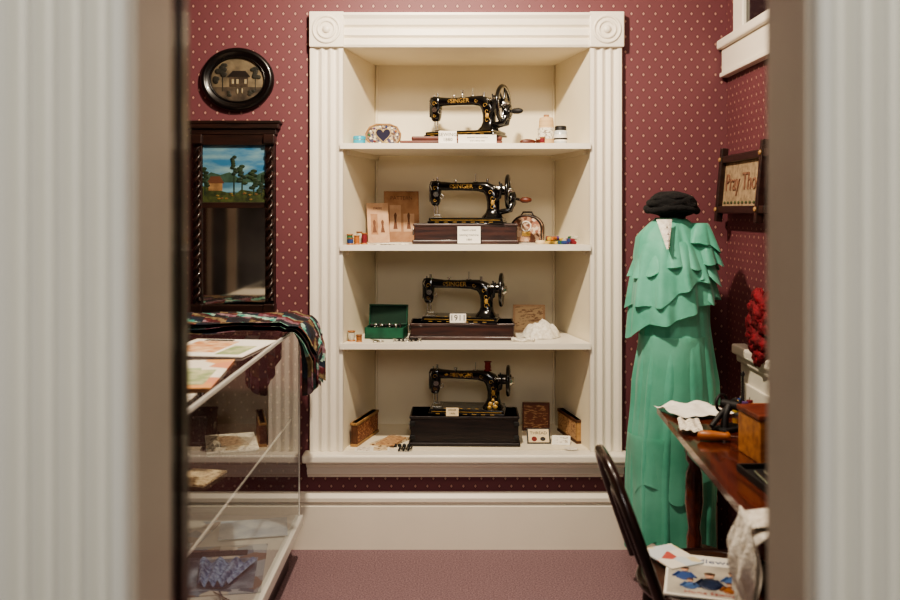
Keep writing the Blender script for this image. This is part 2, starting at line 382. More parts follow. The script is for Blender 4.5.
    b.lathe([(.024,0),(.024,.01),(.017,.014),(.017,.02),(.006,.022)],(wc[0]+.004,0,wc[2]),CHROME,'x')
    if crank:
        b.lathe([(.034,0),(.034,.014),(.02,.022)],(.192,0,.108),BLACK,'x'); b.torus((.205,0,.108),.03,.004,MBLACK,'x',24,6)
        b.tube([(.14,-.02,.05),(.185,-.028,.06),(.2,-.01,.10)],.012,BLACK,10); b.tube([(.14,.02,.05),(.185,.028,.06),(.2,.01,.10)],.012,BLACK,10)
        b.tube([(.205,0,.11),(.225,-.02,.108),(.236,-.045,.104)],.0065,CHROME,8)
        b.lathe([(.006,0),(.012,.008),(.013,.03),(.008,.046),(.003,.05)],(.236,-.05,.104),REDW if style else MBLACK,'x')
    b.text('SINGER',.028,TF(-.025,-.0212,.166),GOLD,.0012)
    def scroll(cx,cz,s,y,turn=1):
        b.tube([(cx+s*(1-q/14)*cos(turn*q*.55)*.9,y,cz+s*(1-q/14)*sin(turn*q*.55)) for q in range(12)],.0012,GOLD,5)
    yy=-.0305
    scroll(.111,.072,.015,yy); scroll(.111,.112,.016,yy-.0005,-1); scroll(.1,.138,.012,yy,1); scroll(.055,.163,.010,-.0253,-1); scroll(-.078,.166,.010,-.0205)
    scroll(-.152,.158,.012,-.0225); scroll(-.152,.105,.009,-.0205,-1)
    b.lathe([(.0105,0),(.0105,-.002),(.007,-.003)],(.111,-.0295,.092),GOLD,'y',20,.8,1.2)
    for k in range(7): q=-.14+k*.04; b.box(q,q+.018,-.087,-.0845,.0055,.008,GOLD)
    for k in range(5): b.ell((-.1+k*.035,-.06,.0262),.010,.005,.0008,GOLD,10,4)
    if style==3:
        for (x,z,r) in ((.1,.045,.012),(.125,.05,.01),(.11,.06,.008),(.12,.035,.012),(.095,.032,.01)): b.ell((x,-.036-(.06-z)*.6,z),r,.003,r*.8,GOLD,10,6)
        for k in range(5): b.ell((-.1+k*.033,-.0205,.168),.01,.0015,.005,GOLD,10,6)
    b.T=Matrix.Identity(4)
    return b
def card(b,x,y,z,w,h,txt,lean=.25,size=.6,m=PAPER,fr=None):
    b.box(x-w/2,x+w/2,y-.001,y+.001,z,z+h,m,0,R=RX(-lean))
    if fr:
        t=.0012
        for (a0,a1,c0,c1) in ((-w/2,w/2,-h/2,-h/2+t*2),(-w/2,w/2,h/2-t*2,h/2),(-w/2,-w/2+2*t,-h/2,h/2),(w/2-2*t,w/2,-h/2,h/2)):
            T=Matrix.Translation((x,y,z+h/2))@RX(-lean).to_4x4()
            b.add([T@Vector(p) for p in ((a0,-.0016,c0),(a1,-.0016,c0),(a1,-.0016,c1),(a0,-.0016,c1))],[[0,1,2,3]],fr)
    T=Matrix.Translation((x,y,z+h/2))@RX(-lean).to_4x4()@Matrix.Translation((0,-.0016,0))@FRONT
    lines=txt.split('\n'); n=len(lines)
    for i,l in enumerate(lines):
        b.text(l,h*size/n,T@Matrix.Translation((0,(n-1)/2*h/n*.8-i*h/n*.8,0)),INK,.0002)
S1,S2,S3=SH
machine('hand_crank_sewing_machine',(.075,3.95,S1),0,(.225,.1,.04),-.07,True,0,mrot=-.42).done()
b=B('price_card',(0,3.79,S1)); card(b,-.01,0,.001,.078,.056,'SEWING\n1880',.15,.75); b.done()
b=B('display_card',(.118,3.775,S1)); card(b,0,0,.001,.165,.038,'patented hand machine\nwith walnut base',.15,.5); b.done()
machine('sewing_machine',(.085,3.94,S2),-.02,(.235,.095,.09),-.015,True,1,mrot=-.14).done()
b=B('display_card',(.083,3.822,S2)); card(b,0,0,.001,.105,.08,'Hand crank\nsewing machine\n1889',.15,.5,fr=INK); b.done()
machine('sewing_machine',(.055,3.93,S3),-.02,(.235,.095,.074),.0,False,2,mrot=-.12).done()
b=B('price_card',(.035,3.842,S3+.0745)); card(b,0,.002,.0,.076,.045,'1911',.1,.8,fr=INK); b.done()
machine('sewing_machine',(.085,3.93,ZS),-.02,(.245,.1,.132),-.02,False,3,M('dark_case_wood','#231815',.4,h2='#120b0a',stretch=(1,6,12),bump=.15,bs=50),mrot=-.08).done()
b=B('price_card',(.01,3.838,ZS+.133)); card(b,0,.003,0,.055,.036,'SINGER\n1900s',.2,.6,CREAMP); b.done()

# --- small things on shelves
def spool(name,loc,col,r=.016,h=.04):
    b=B(name,loc); w=LTW
    b.lathe([(r,0),(r,.004),(r*.6,.008)],(0,0,0),w); b.lathe([(r*.75,.006),(r*.9,h*.3),(r*.9,h*.7),(r*.75,h-.006)],(0,0,0),col); b.lathe([(r*.6,h-.008),(r,h-.004),(r,h),(r*.2,h)],(0,0,0),w); b.done()
def thr(i): 
    hs=['#2c6a44','#b06a34','#7c1f2a','#27407c','#c2a544','#5a3a74','#c9c2b0']; return M('thread_%d'%(i%7),hs[i%7],.8,ns=60)
b=B('cyan_tin',(-.40,3.86,S1)); b.lathe([(.026,0),(.027,.003),(.027,.022),(.026,.026)],(0,0,0),TEALB); b.lathe([(.028,.024),(.028,.036),(.025,.04),(.012,.041)],(0,0,0),TEALB); b.torus((0,0,.024),.0275,.001,CHROME); b.done()
BEAD=print_mat('beaded_fabric',['#8a7a66','#3e3a5a','#a89474','#5e4638','#c4b494'],None,120,'v')
b=B('beaded_sewing_box',(-.295,3.9,S1)); 
oct=[(.05,0),(.072,.025),(.076,.05),(.06,.08),(.03,.092),(-.03,.092),(-.06,.08),(-.076,.05),(-.072,.025),(-.05,0)]
b.extr(oct,.07,BEAD,'xz',-.035); b.tube([(x,-.036,z) for x,z in oct],.004,TIN,6,True)
heart=[]
for k in range(24):
    t=2*pi*k/24; heart.append((.0026*16*sin(t)**3*.8,.046+.0022*(13*cos(t)-5*cos(2*t)-2*cos(3*t)-cos(4*t))))
b.extr(heart,.004,M('purple_velvet','#1c1836',.8),'xz',-.0395); b.tube([(x,-.039,z) for x,z in heart],.0022,M('gold_cord','#b09a70',.6),6,True)
for k in range(14):
    a=2*pi*k/14; b.ell((.062*cos(a),-.037,.046+.036*sin(a)),.005,.003,.005,thr(k) if k%2 else PAPER,8,5)
b.done()
b=B('thread_cone',(.437,3.97,S1)); b.lathe([(.036,0),(.038,.006),(.036,.05),(.033,.115),(.03,.132),(.01,.137)],(0,0,0),M('thread_cream','#d9b98e',.8,ns=3,stretch=(1,1,60))); b.lathe([(.039,.035),(.039,.085)],(0,0,0),PRINT); b.cyl((0,0,.135),(0,0,.146),.012,TANP); b.done()
b=B('oil_jar',(.487,3.85,S1)); b.lathe([(.027,0),(.029,.004),(.029,.058),(.022,.066)],(0,0,0),M('milk_glass','#cfd3d2',.2)); b.lathe([(.0295,.015),(.0295,.045)],(0,0,0),PAPER); b.lathe([(.0297,.022),(.0297,.03)],(0,0,0),INK); b.lathe([(.025,.064),(.025,.08),(.022,.083),(.005,.084)],(0,0,0),MBLACK); b.done()
b=B('shuttle_and_bobbins',(.36,3.82,S1)); b.ell((-.02,0,.012),.035,.012,.012,REDW); b.lathe([(.014,-.02),(.014,-.018),(.008,-.017),(.008,.015),(.014,.016),(.014,.018)],(.035,0,.014),REDW,'x'); b.lathe([(.01,0),(.01,.018),(.004,.02)],(.0,.03,0),MBLACK); b.done()
spool('thread_spool',(.40,3.79,S1),thr(2),.012,.03)

for i,(x,y,h,c) in enumerate(((-.437,3.82,.045,0),(-.405,3.80,.04,1),(-.374,3.825,.05,2),(-.40,3.86,.055,6),(-.43,3.775,.03,3))): spool('thread_spool',(x,y,S2),thr(c),.014,h)
def env(name,loc,w,h,lean,rz,m,txt):
    b=B(name,loc,rz=0,rot=(-lean,0,rz)); b.box(-w/2,w/2,-.003,.003,0,h,m,.001)
    b.box(-w*.34,-w*.02,-.0036,-.003,h*.2,h*.72,PINKP if m is TANP else TANP); b.box(w*.05,w*.36,-.0036,-.003,h*.2,h*.55,PINKP)
    b.text(txt,w*.15,TF(0,-.0034,h*.86),BRINK,.0003)
    for s in (-.18,.2):
        b.extr([(w*s-.010,h*.25),(w*s+.010,h*.25),(w*s+.004,h*.42),(w*s+.007,h*.52),(w*s+.002,h*.57),(w*s-.002,h*.57),(w*s-.007,h*.52),(w*s-.004,h*.42)],.0004,BRINK,'xz',-.0041)
    b.done()
env('sewing_pattern_envelope',(-.225,4.10,S2),.165,.25,.3,.1,TANP,'PATTERN')
env('sewing_pattern_envelope',(-.325,4.01,S2),.10,.19,.3,.25,PINKP,'DRESS')
b=B('leaflet',(-.27,3.84,S2),.4); b.box(-.07,.07,-.045,.045,0,.003,PRINT); b.box(-.06,.075,-.05,.03,.003,.005,PAPER,R=RZ(.2)); b.done()
b=B('sewing_basket',(.36,4.07,S2),-.25)
arch=[(-.07,0),(.07,0)]+[(.07*cos(a),.065+.06*sin(a)) for a in [pi*k/14 for k in range(15)]]
KIT=print_mat('floral_fabric',['#c9ab94','#9c6a56','#d5c3ad','#6e4636','#b08a70'],None,70,'v')
b.extr(arch,.07,KIT,'xz',-.035); b.tube([(x,-.036,z) for x,z in arch],.0045,DARKW,6,True); b.tube([(x,.036,z) for x,z in arch],.0045,DARKW,6,True)
b.box(-.02,.02,-.04,-.034,.03,.05,GOLD,.002); b.torus((0,-.038,.075),.022,.003,PAPER,'y'); b.tube([(-.03,0,.12),(-.02,0,.14),(.02,0,.14),(.03,0,.12)],.004,DARKW,6); b.done()
b=B('tape_measure',(.40,3.87,S2)); b.lathe([(.02,0),(.022,.003),(.022,.013),(.018,.016)],(0,0,0),CREAMP); b.grid(lambda u,v:(.02+.09*u,-.01-.03*sin(u*3),.002+.012*v),16,1,M('tape_yellow','#c9ab5a',.6)); b.done()
b=B('embroidery_floss_bundle',(.495,3.86,S2))
for k in range(22):
    x=-.06+random.random()*.13; y=-.04+random.random()*.08; a=random.random()*pi; l=.018
    b.cyl((x-l*cos(a),y-l*sin(a),.008+.009*(k%3)),(x+l*cos(a),y+l*sin(a),.008+.009*(k%3)),.008,thr(k))
b.done()

spool('thread_spool',(-.43,3.82,S3),thr(6),.017,.045); spool('thread_spool',(-.395,3.80,S3),LTW,.014,.03)
b=B('accessory_box',(-.285,3.93,S3),-.12)
w,d=.088,.055
for a in ((-w,w,-d,-d+.005,0,.05),(-w,w,d-.005,d,0,.05),(-w,-w+.005,-d,d,0,.05),(w-.005,w,-d,d,0,.05),(-w,w,-d,d,0,.006)): b.box(*a,GBOX,.001)
b.box(-w,w,d+.001,d+.006,.05,.142,GBOX,.001,R=RX(-.15)); b.box(-w+.006,w-.006,d-.006,d-.002,.056,.135,DGREEN,0,R=RX(-.15)); 
for zz in (.052,.137): b.box(-w,w,d-.014,d+.004,zz,zz+.005,GBOX,.001,R=RX(-.15))
b.box(-w,-w+.005,d-.014,d+.004,.052,.142,GBOX,.001,R=RX(-.15)); b.box(w-.005,w,d-.014,d+.004,.052,.142,GBOX,.001,R=RX(-.15))
b.box(-w+.005,w-.005,-d+.005,d-.005,.006,.035,DGREEN)
for k in range(9): b.tube([(-.065+k*.016,-.03,.045),(-.062+k*.016,0,.056),(-.066+k*.016,.03,.045)],.004,CHROME,6)
for k in range(9): b.ell((-.06+k*.015,.012*(k%3)-.03,.057),.009,.007,.008,CHROME if k%2 else MBLACK,nz=.3)
b.done()
b=B('bobbin_set',(-.19,3.81,S3))
for k in range(7): b.lathe([(.009,0),(.009,.002),(.004,.003),(.004,.01),(.009,.011),(.009,.013)],(-.05+k*.018,.01*(k%2),0),MBLACK if k%3 else CHROME,n=12)
b.done()
b=B('embroidery_scissors',(-.32,3.79,S3),.5); b.tube([(0,0,.003),(.01,.07,.003)],[.004,.001],CHROME,6); b.tube([(.01,0,.005),(0,.07,.005)],[.004,.001],CHROME,6); b.torus((-.008,-.012,.004),.01,.002,CHROME,n=16,k=6); b.torus((.018,-.012,.004),.01,.002,CHROME,n=16,k=6); b.done()
b=B('needle_card',(.37,4.10,S3),rot=(-.3,0,-.1)); b.box(-.075,.075,-.002,.002,0,.13,PINKP); b.box(-.065,.065,-.003,-.002,.01,.12,print_mat('needle_print','#c8ab86','#8a6448',60)); b.done()
def crump(name,loc,rx,ry,rz_,m,seed=1,amp=.35):
    b=B(name,loc)
    def f(u,v):
        a=2*pi*u; r=v; x=rx*r*cos(a)*(1+.15*sin(3*a)); y=ry*r*sin(a)*(1+.1*cos(2*a))
        h=rz_*(1-r**3)*(1+amp*noise.noise(Vector((x*28,y*28,seed)))*1.5)+.004+.008*max(0,sin(9*a+seed))*r
        return (x,y,max(h*(1 if r<1 else .3),.001))
    b.grid(f,48,12,m); b.done()
crump('lace_collar',(.41,3.93,S3),.085,.07,.06,LACE,3)
b=B('lace_ribbon',(.31,3.80,S3)); b.tube([(-.04+k*.012,.01*sin(k*1.3),.008+.004*cos(k)) for k in range(9)],.007,LACE,6); b.done()

# shelf 4: long attachment boxes leaning along the side walls
def sidebox(name,loc,rz,m,top,l=.27,face=PRINTT):
    b=B(name,loc,rz); b.box(-.014,.014,-l/2,l/2,0,.105,m,.003); b.box(-.017,.017,-l/2-.003,l/2+.003,.0,.012,top,.002); b.box(-.017,.017,-l/2-.003,l/2+.003,.093,.105,top,.002)
    for sg in (-1,1): b.box(sg*.0145-.0006,sg*.0145+.0006,-l/2+.01,l/2-.01,.016,.09,face)
    b.done()
sidebox('attachment_box',(-.385,3.96,ZS),-.27,BROWN,TIN,.27,PRINTB)
sidebox('attachment_box',(.548,4.0,ZS),.23,TIN,BROWN,.24)
b=B('instruction_booklet',(-.265,3.91,ZS),-.55); b.box(-.05,.05,-.09,.09,0,.008,PRINTC,.001); b.box(-.03,.055,-.085,.06,.008,.014,PRINTT,.001,R=RZ(.2)); b.done()
b=B('instruction_booklet',(-.335,3.775,ZS),.06); b.box(-.075,.075,-.025,.04,0,.004,PAPER); b.box(-.065,-.01,-.02,.035,.004,.0055,PRINT); b.box(.005,.065,-.02,.035,.004,.0055,PRINTC); b.done()
b=B('buttonholer_parts',(-.22,3.78,ZS)); 
for k in range(6): b.cyl((.0+k*.010,-.025,.006),(.004+k*.010,.03,.006),.004,CHROME if k%2 else MBLACK,n=8)
for k in range(4): b.lathe([(.008,0),(.008,.01),(.003,.014)],(-.02+k*.02,.05,0),MBLACK,n=10)
b.done()
b=B('leather_book',(.405,4.12,ZS),rot=(-.12,0,-.08)); b.box(-.064,.064,-.012,.012,0,.13,M('leather_red_brown','#6e3d28',.5,h2='#54291b'),.002); b.box(-.056,.056,-.013,-.012,.012,.118,PRINTB); b.box(-.06,.062,-.009,.009,.001,.131,CREAMP); b.done()
b=B('thread_advertisement_card',(.395,3.88,ZS),rot=(-.7,0,0)); b.box(-.052,.052,-.002,.002,0,.075,MBLACK); b.box(-.046,.046,-.003,-.002,.006,.069,CREAMP); b.text('THREAD',.02,TF(0,-.0032,.05),INK,.0003); b.ell((-.02,-.003,.022),.012,.001,.012,REDINK); b.ell((.018,-.003,.022),.012,.001,.01,INK); b.done()
b=B('printed_card',(.49,3.86,ZS),rot=(-.9,0,-.15)); b.box(-.04,.04,-.002,.002,0,.05,PAPER); b.box(-.03,.03,-.003,-.002,.01,.04,PRINT); b.done()
b=B('lace_doily',(.525,3.795,ZS)); b.grid(lambda u,v:((.03+.004*sin(14*2*pi*u))*v*cos(2*pi*u),(.03+.004*sin(14*2*pi*u))*v*sin(2*pi*u),.003),84,3,LACE); b.done()

# ---------------------------------------------------------------- oval picture, pier mirror
b=B('oval_picture_frame',(-.918,YB,2.023))
def oval(a,c,y,n=48): return [(a*cos(2*pi*k/n),y,c*sin(2*pi*k/n)) for k in range(n)]
BF=M('ebonised_frame','#0e0a09',.3,coat=.3)
b.loft([oval(.158,.137,-.001),oval(.158,.137,-.02),oval(.148,.127,-.034),oval(.136,.115,-.03),oval(.126,.105,-.018),oval(.118,.097,-.02),oval(.114,.093,-.012)],BF,caps=False)
b.tube(oval(.119,.098,-.02),.0025,BF,6,True)
OP=M('oval_picture','#7d705a',.35,h2='#463e34',ns=14)
b.add(oval(.116,.095,-.008),[list(range(48))],OP)
sd=M('sepia_dark','#322922',.4,ns=40,h2='#4c4034'); sr=M('sepia_roof','#241d18',.4); st=M('sepia_tree','#2c2a20',.5,h2='#1c1a14'); sl=M('sepia_light','#94886c',.5); sg_=M('sepia_ground','#54483a',.5,h2='#30281f',ns=25)
lower=[(.114*cos(a),.093*sin(a)) for a in [pi+.35+(pi-.7)*k/20 for k in range(21)]]
b.extr(lower,.0008,sg_,'xz',-.0092)
b.extr([(-.035,-.03),(.045,-.03),(.045,.015),(-.035,.015)],.0008,sd,'xz',-.0102); b.extr([(-.045,.012),(.055,.012),(.035,.038),(-.02,.038)],.0008,sr,'xz',-.0112)
for x in (-.025,-.005,.03): b.box(x,x+.01,-.0112,-.0106,-.018,.002,sl)
for (x,z,r) in ((-.07,.03,.026),(-.085,.0,.02),(-.06,.055,.018),(.08,.02,.02),(.075,.045,.018),(.06,-.055,.016),(-.03,-.06,.014)):
    for k in range(5): b.ell((x+random.uniform(-.6,.6)*r,-.0108,z+random.uniform(-.6,.6)*r),r*.55,.0006,r*.45,st,10,5)
b.box(-.066,-.062,-.011,-.0102,-.05,.03,st); b.box(.076,.079,-.011,-.0102,-.05,.03,st)
for (x,z) in ((.0,-.05),(.02,-.048)): b.ell((x,-.0112,z),.004,.0006,.012,sl,8,5)
b.done()

b=B('pier_mirror',(-.929,YB,1.018))
W=.175; HH=.79
b.box(-.197,.197,-.055,0,HH-.0,HH+.028,DARKW,.004); b.box(-.185,.185,-.045,0,HH-.025,HH,DARKW,.004); b.box(-.205,.205,-.06,0,HH+.022,HH+.034,DARKW,.003)
b.box(-W,W,-.02,0,0,HH,DARKW,.002); b.box(-W,W,-.04,0,.0,.035,DARKW,.004); b.box(-W,W,-.04,0,HH-.07,HH-.02,DARKW,.004); b.box(-.14,.14,-.032,0,.45,.475,DARKW,.003)
for sx in (-1,1):
    b.box(sx*.155-.02,sx*.155+.02,-.035,0,.0,HH,DARKW,.003)
    for ph in (0,pi):
        b.tube([(sx*.155+.011*cos(ph+t*.55),-.04+.011*sin(ph+t*.55),.05+t*(HH-.13)/90) for t in range(91)],.008,DARKW,6)
    for z in (.02,HH-.045): b.box(sx*.155-.024,sx*.155+.024,-.056,0,z-.02,z+.02,DARKW,.004)
MIR=M('old_mirror','#c4c0b8',.05,1,var=.1,ns=4)
b.box(-.135,.135,-.024,-.02,.035,.45,MIR)
def flat(poly,y,m): b.extr(poly,.0006,m,'xz',y)
z0,z1=.475,.72
flat([(-.135,z0),(.135,z0),(.135,z1),(-.135,z1)],-.023,M('painted_sky','#346a8e',.4,h2='#7c9ca0',ns=7,stretch=(1,1,4)))
flat([(-.135,z0+.1),(-.1,z0+.13),(-.06,z0+.118),(-.02,z0+.13),(.02,z0+.105),(.06,z0+.125),(.09,z0+.115),(.135,z0+.135),(.135,z0),(-.135,z0)],-.0238,M('painted_hills','#3a5244',.4,h2='#243a2c',ns=30))
flat([(-.135,z0+.085),(.135,z0+.085),(.135,z0+.045),(-.135,z0+.04)],-.0244,M('painted_lake','#6c92a0',.3,h2='#436a80',ns=12,stretch=(1,1,5)))
flat([(-.135,z0),(.135,z0),(.135,z0+.06),(.09,z0+.045),(.03,z0+.055),(-.0,z0+.03),(-.04,z0+.045),(-.135,z0+.07)],-.025,M('painted_grass','#434c26',.5,h2='#222c16',ns=40))
flat([(-.11,z0+.05),(-.05,z0+.05),(-.05,z0+.085),(-.08,z0+.11),(-.11,z0+.085)],-.0256,M('painted_house','#9c7c54',.5,h2='#74583a',ns=30)); flat([(-.118,z0+.082),(-.042,z0+.082),(-.06,z0+.112),(-.1,z0+.112)],-.0262,M('painted_roof','#5c3a28',.5))
TR=M('painted_trees','#17281b',.5,h2='#26391f',ns=50)
for x,h,wd in ((.0,.2,.012),(.035,.16,.016),(.085,.14,.018),(-.125,.15,.014),(.12,.12,.015)):
    flat([(x-.003,z0+.03),(x+.003,z0+.03),(x+.002,z0+h),(x-.002,z0+h)],-.0266,TR)
    for k in range(9): b.ell((x+random.uniform(-1,1)*wd*.8,-.0262,z0+h-.005-k*.009),wd*.8,.001,.007,TR,8,5)
for k in range(12): b.ell((random.uniform(-.12,.12),-.0257,z0+random.uniform(.01,.04)),.008,.0006,.004,M('painted_shrub','#7a6c34',.5,h2='#5a3224',ns=80),8,5)
b.done()

# ---------------------------------------------------------------- glass display case
CX0,CX1,CY0,CY1,CZ0,CZ1=-1.25,-.617,1.75,3.6,.205,.99
b=B('glass_display_case')
t=.006
for x in (CX0,CX1-t):
    for y in (CY0,CY1-t): b.box(x,x+t,y,y+t,CZ0,CZ1,ALU,.001)
for x in (CX0,CX1-.010): b.box(x,x+.010,CY0,CY1,CZ1-.014,CZ1-.001,ALU,.002)
for y in (CY0,CY1-.010): b.box(CX0,CX1,y,y+.010,CZ1-.014,CZ1-.001,ALU,.002)
b.box(CX0-.01,CX1+.012,CY0-.01,CY1+.01,CZ0-.045,CZ0-.001,ALU,.004)
b.box(CX0+.04,CX1-.04,CY0+.04,CY1-.04,0,CZ0-.045,DARKW)
def quad(a,c,d,e,m): b.add([a,c,d,e],[[0,1,2,3]],m)
X0,X1,Y0,Y1,Z0,Z1=CX0+.003,CX1-.003,CY0+.003,CY1-.003,CZ0,CZ1-.012
quad((X1,Y0,Z0),(X1,Y1,Z0),(X1,Y1,Z1),(X1,Y0,Z1),GLASS)
quad((X0,Y1,Z0),(X1,Y1,Z0),(X1,Y1,Z1),(X0,Y1,Z1),GLASS); quad((X0,Y0,Z0),(X1,Y0,Z0),(X1,Y0,Z1),(X0,Y0,Z1),GLASS)
quad((X0,Y0,CZ1-.003),(X1,Y0,CZ1-.003),(X1,Y1,CZ1-.003),(X0,Y1,CZ1-.003),GLASS)
b.box(CX0+.002,CX0+.006,CY0,CY1,CZ0,CZ1-.016,WHITE)
quad((X0,Y0,.604),(X1-.03,Y0,.604),(X1-.03,Y1,.604),(X0,Y1,.604),GLASS); b.box(CX1-.036,CX1-.031,CY0+.02,CY1-.02,.601,.606,ALU)
b.done()
def flatpaper(name,x,y,z,w,l,rz,m,th=.002,extra=None):
    b=B(name,(x,y,z),rz); b.box(-w/2,w/2,-l/2,l/2,0,th,m)
    if extra: extra(b,th,w,l)
    b.done()
def ex1(b,th,w,l):
    b.box(-w*.4,w*.1,-l*.3,l*.35,th,th+.0006,M('print_orange','#c98a5c',.6,h2='#e6c8a4',ns=22)); b.box(w*.15,w*.42,-l*.4,l*.1,th,th+.0006,M('print_green','#8ea074',.6,h2='#cfcaa6',ns=22)); b.box(-w*.35,w*.0,l*.38,l*.46,th,th+.0006,INK)
flatpaper('magazine_spread',-.82,2.50,CZ1,.34,.44,.1,COLL,.003,ex1)
flatpaper('magazine_spread',-.79,2.98,CZ1,.3,.36,-.12,PAPER,.003,ex1)
flatpaper('magazine_spread',-1.11,3.02,CZ1,.2,.3,.05,COLL)
flatpaper('leaflet',-.70,2.12,CZ1,.12,.22,.05,PRINT)
flatpaper('pattern_sheet',-1.13,2.5,CZ1,.2,.4,-.04,PAPER)
PQ=[M('quilt_%d'%i,h,.85,ns=40,h2=h2,bump=.3,bs=200) for i,(h,h2) in enumerate((('#141014','#241f28'),('#642226','#3a1012'),('#2f8a7a','#b4c4b6'),('#141418','#2e2a33'),('#8c7a58','#4a3a28'),('#1c2a3a','#10182a'),('#6b3a4a','#907a80'),('#171518','#4a201a')))]
b=B('patchwork_quilt')
def qsurf(off):
    def f(u,v):
        y=3.22+.355*v; L=u*1.0
        xe=-.605
        wig=.012*noise.noise(Vector((u*5,v*4,off*30)))
        if L<.6:
            x=-1.215+L; z=CZ1+.014+off+wig+.01*abs(sin(v*9+u*3))+.003*sin(u*14)
        else:
            q=(L-.6)/.4; fold=.022*sin(v*17+1.5)+.01*sin(v*31)
            a=min(q*3,1)*pi/2
            x=xe-.01+.05*sin(a)+ (fold+.04)*min(1,q*2)*.9+off*.6
            z=CZ1+.02+off*.7-.03*(1-cos(a))-max(0,q-.12)*(.19+.06*sin(v*11))+wig
        return (x,y,z)
    return f
def qm(u,v): 
    if u<.58: return PQ[int(u*17+int(v*3)*3)%8]
    return PQ[(int(v*13)+int(u*8)*2)%8]
b.grid(qsurf(.0),90,40,PQ[0],True,qm); b.grid(qsurf(.016),90,40,PQ[0],True,lambda u,v:qm(u*.97,1-v)); b.grid(qsurf(.032),90,40,PQ[0],True,lambda u,v:PQ[(int(v*14+u*22)*3+int(u*11))%8])
b.done()
b=B('black_flat_iron',(-.95,2.95,.607)); b.extr([(-.05,-.09),(.05,-.09),(.045,0),(.0,.1),(-.045,0)],.03,BLACK,'xy',0); b.tube([(0,-.06,.03),(0,-.05,.08),(0,0,.095),(0,.05,.08),(0,.06,.03)],.011,DARKW,8); b.done()
flatpaper('needlework_booklet',-.8,3.2,.607,.18,.24,.3,PRINT,.006); flatpaper('needlework_booklet',-.80,2.78,.607,.12,.16,-.2,PRINTC,.006)
def fig(b,th,w,l):
    b.box(-w*.42,w*.42,-l*.42,l*.2,th,th+.0006,M('print_photo','#4c586a',.5,h2='#8c98a8',ns=12)); b.ell((0,-.02,th+.001),w*.12,l*.16,.001,M('print_skin','#c79a80',.6)); b.ell((.02,-.1,th+.001),w*.2,l*.14,.001,M('print_blue','#34508c',.6)); b.box(-w*.4,w*.3,l*.26,l*.38,th,th+.0006,INK)
flatpaper('newspaper',-.82,3.05,CZ0,.34,.42,.15,COLN,.004,fig); flatpaper('newspaper',-.82,2.5,CZ0,.34,.46,-.15,PRINT,.004,fig); flatpaper('newspaper',-1.08,2.80,CZ0+.005,.24,.5,.1,COLN,.003)
flatpaper('pattern_sheet',-.77,3.43,CZ0+.006,.26,.2,.2,M('blue_tissue','#8fa0b4',.7,h2='#c4ccd2',ns=10),.002); flatpaper('pattern_sheet',-1.06,3.4,CZ0,.26,.26,-.1,COLN,.002)
b=B('tailors_shears',(-.70,2.74,CZ0+.012),.6); b.tube([(0,0,0),(.02,.12,0)],[.008,.002],CHROME,6); b.tube([(.02,0,0.004),(0,.12,.004)],[.008,.002],CHROME,6); b.torus((-.02,-.03,0),.025,.005,MBLACK,sx=.7); b.torus((.035,-.03,.004),.025,.005,MBLACK,sx=.7); b.done()
b=B('fabric_doll_dress',(-.78,2.98,CZ0+.012)); b.grid(lambda u,v:(.1*(u-.5)*(1+v),.2*(v-.5),.012+.012*sin(u*22)),20,10,M('blue_cotton','#2f4c80',.9,h2='#8fa4c4',ns=50)); b.done()

# ---------------------------------------------------------------- dress on stand
dx,dy=.865,3.40
b=B('green_dress_on_mannequin',(dx,dy,0))
def lerp_tab(t,tab):
    for i in range(len(tab)-1):
        if t>=tab[i+1][0]:
            a,c=tab[i],tab[i+1]; q=(t-c[0])/(a[0]-c[0])
            return [c[k]+(a[k]-c[k])*q for k in range(1,len(a))]
    return list(tab[-1][1:])
tab=[(1.43,-.01,.055,.05,0),(1.405,-.01,.085,.06,0),(1.36,-.005,.135,.085,.01),(1.28,0,.15,.11,.01),(1.15,0,.14,.115,.015),(1.02,.01,.130,.11,.025),(.94,.01,.14,.125,.035),(.8,.01,.16,.135,.05),(.6,.005,.168,.14,.07),(.4,-.005,.165,.145,.085),(.25,-.01,.16,.15,.10),(.19,-.012,.157,.15,.115)]
NA=200; rings=[]
for i in range(66):
    z=1.43-(1.43-.19)*i/65; cx,rx,ry,pl=lerp_tab(z,tab); ring=[]
    for j in range(NA):
        a=2*pi*j/NA; w=sin(a*13+.5*sin(z*4)+1.6*sin(a*2))*.7+sin(a*23+z*2)*.3
        r=1+pl*w+.03*noise.noise(Vector((cos(a)*2,sin(a)*2,z*5)))
        zz=z
        if i==65: zz=z+.015*sin(a*5)
        ring.append((cx+rx*r*cos(a),ry*r*sin(a),zz))
    rings.append(ring)
b.loft(rings,GREEN,caps=False)
# one softly folded chiffon flounce: conical folds that grow towards a gently wavy hem
def tier(z0,rx0,ry0,z1,rx1,ry1,amp=.012,n=11,cx=0,cy=0,seed=0,slant=0,bias=0,und=.012,m=GREEN,e0=.75,hemw=.005,pw=.9):
    A=300; K=18; rings=[]
    for i in range(K+1):
        q=i/K; ring=[]
        for j in range(A):
            a=2*pi*j/A
            ph=.9*sin(a*2+seed)+1.5*noise.noise(Vector((cos(a)*1.4,sin(a)*1.4,seed)))
            w=sin(n*a+seed*2+ph+.5*sin(q*2.5)); w=w+.22*sin(2*n*a+seed+ph)
            va=.65+.5*noise.noise(Vector((cos(a)*2.2,sin(a)*2.2,seed+9)))
            k=amp*w*va*q**pw; e=q**e0
            zb=z1+slant*cos(a)+bias*sin(a)+und*sin(3*a+seed*2)+.6*und*sin(5*a+seed)-hemw*w
            ring.append((cx+(rx0+(rx1-rx0)*e+k)*cos(a),cy+(ry0+(ry1-ry0)*e+k)*sin(a),z0+(zb-z0)*q))
        rings.append(ring)
    b.loft(rings,m,caps=False)
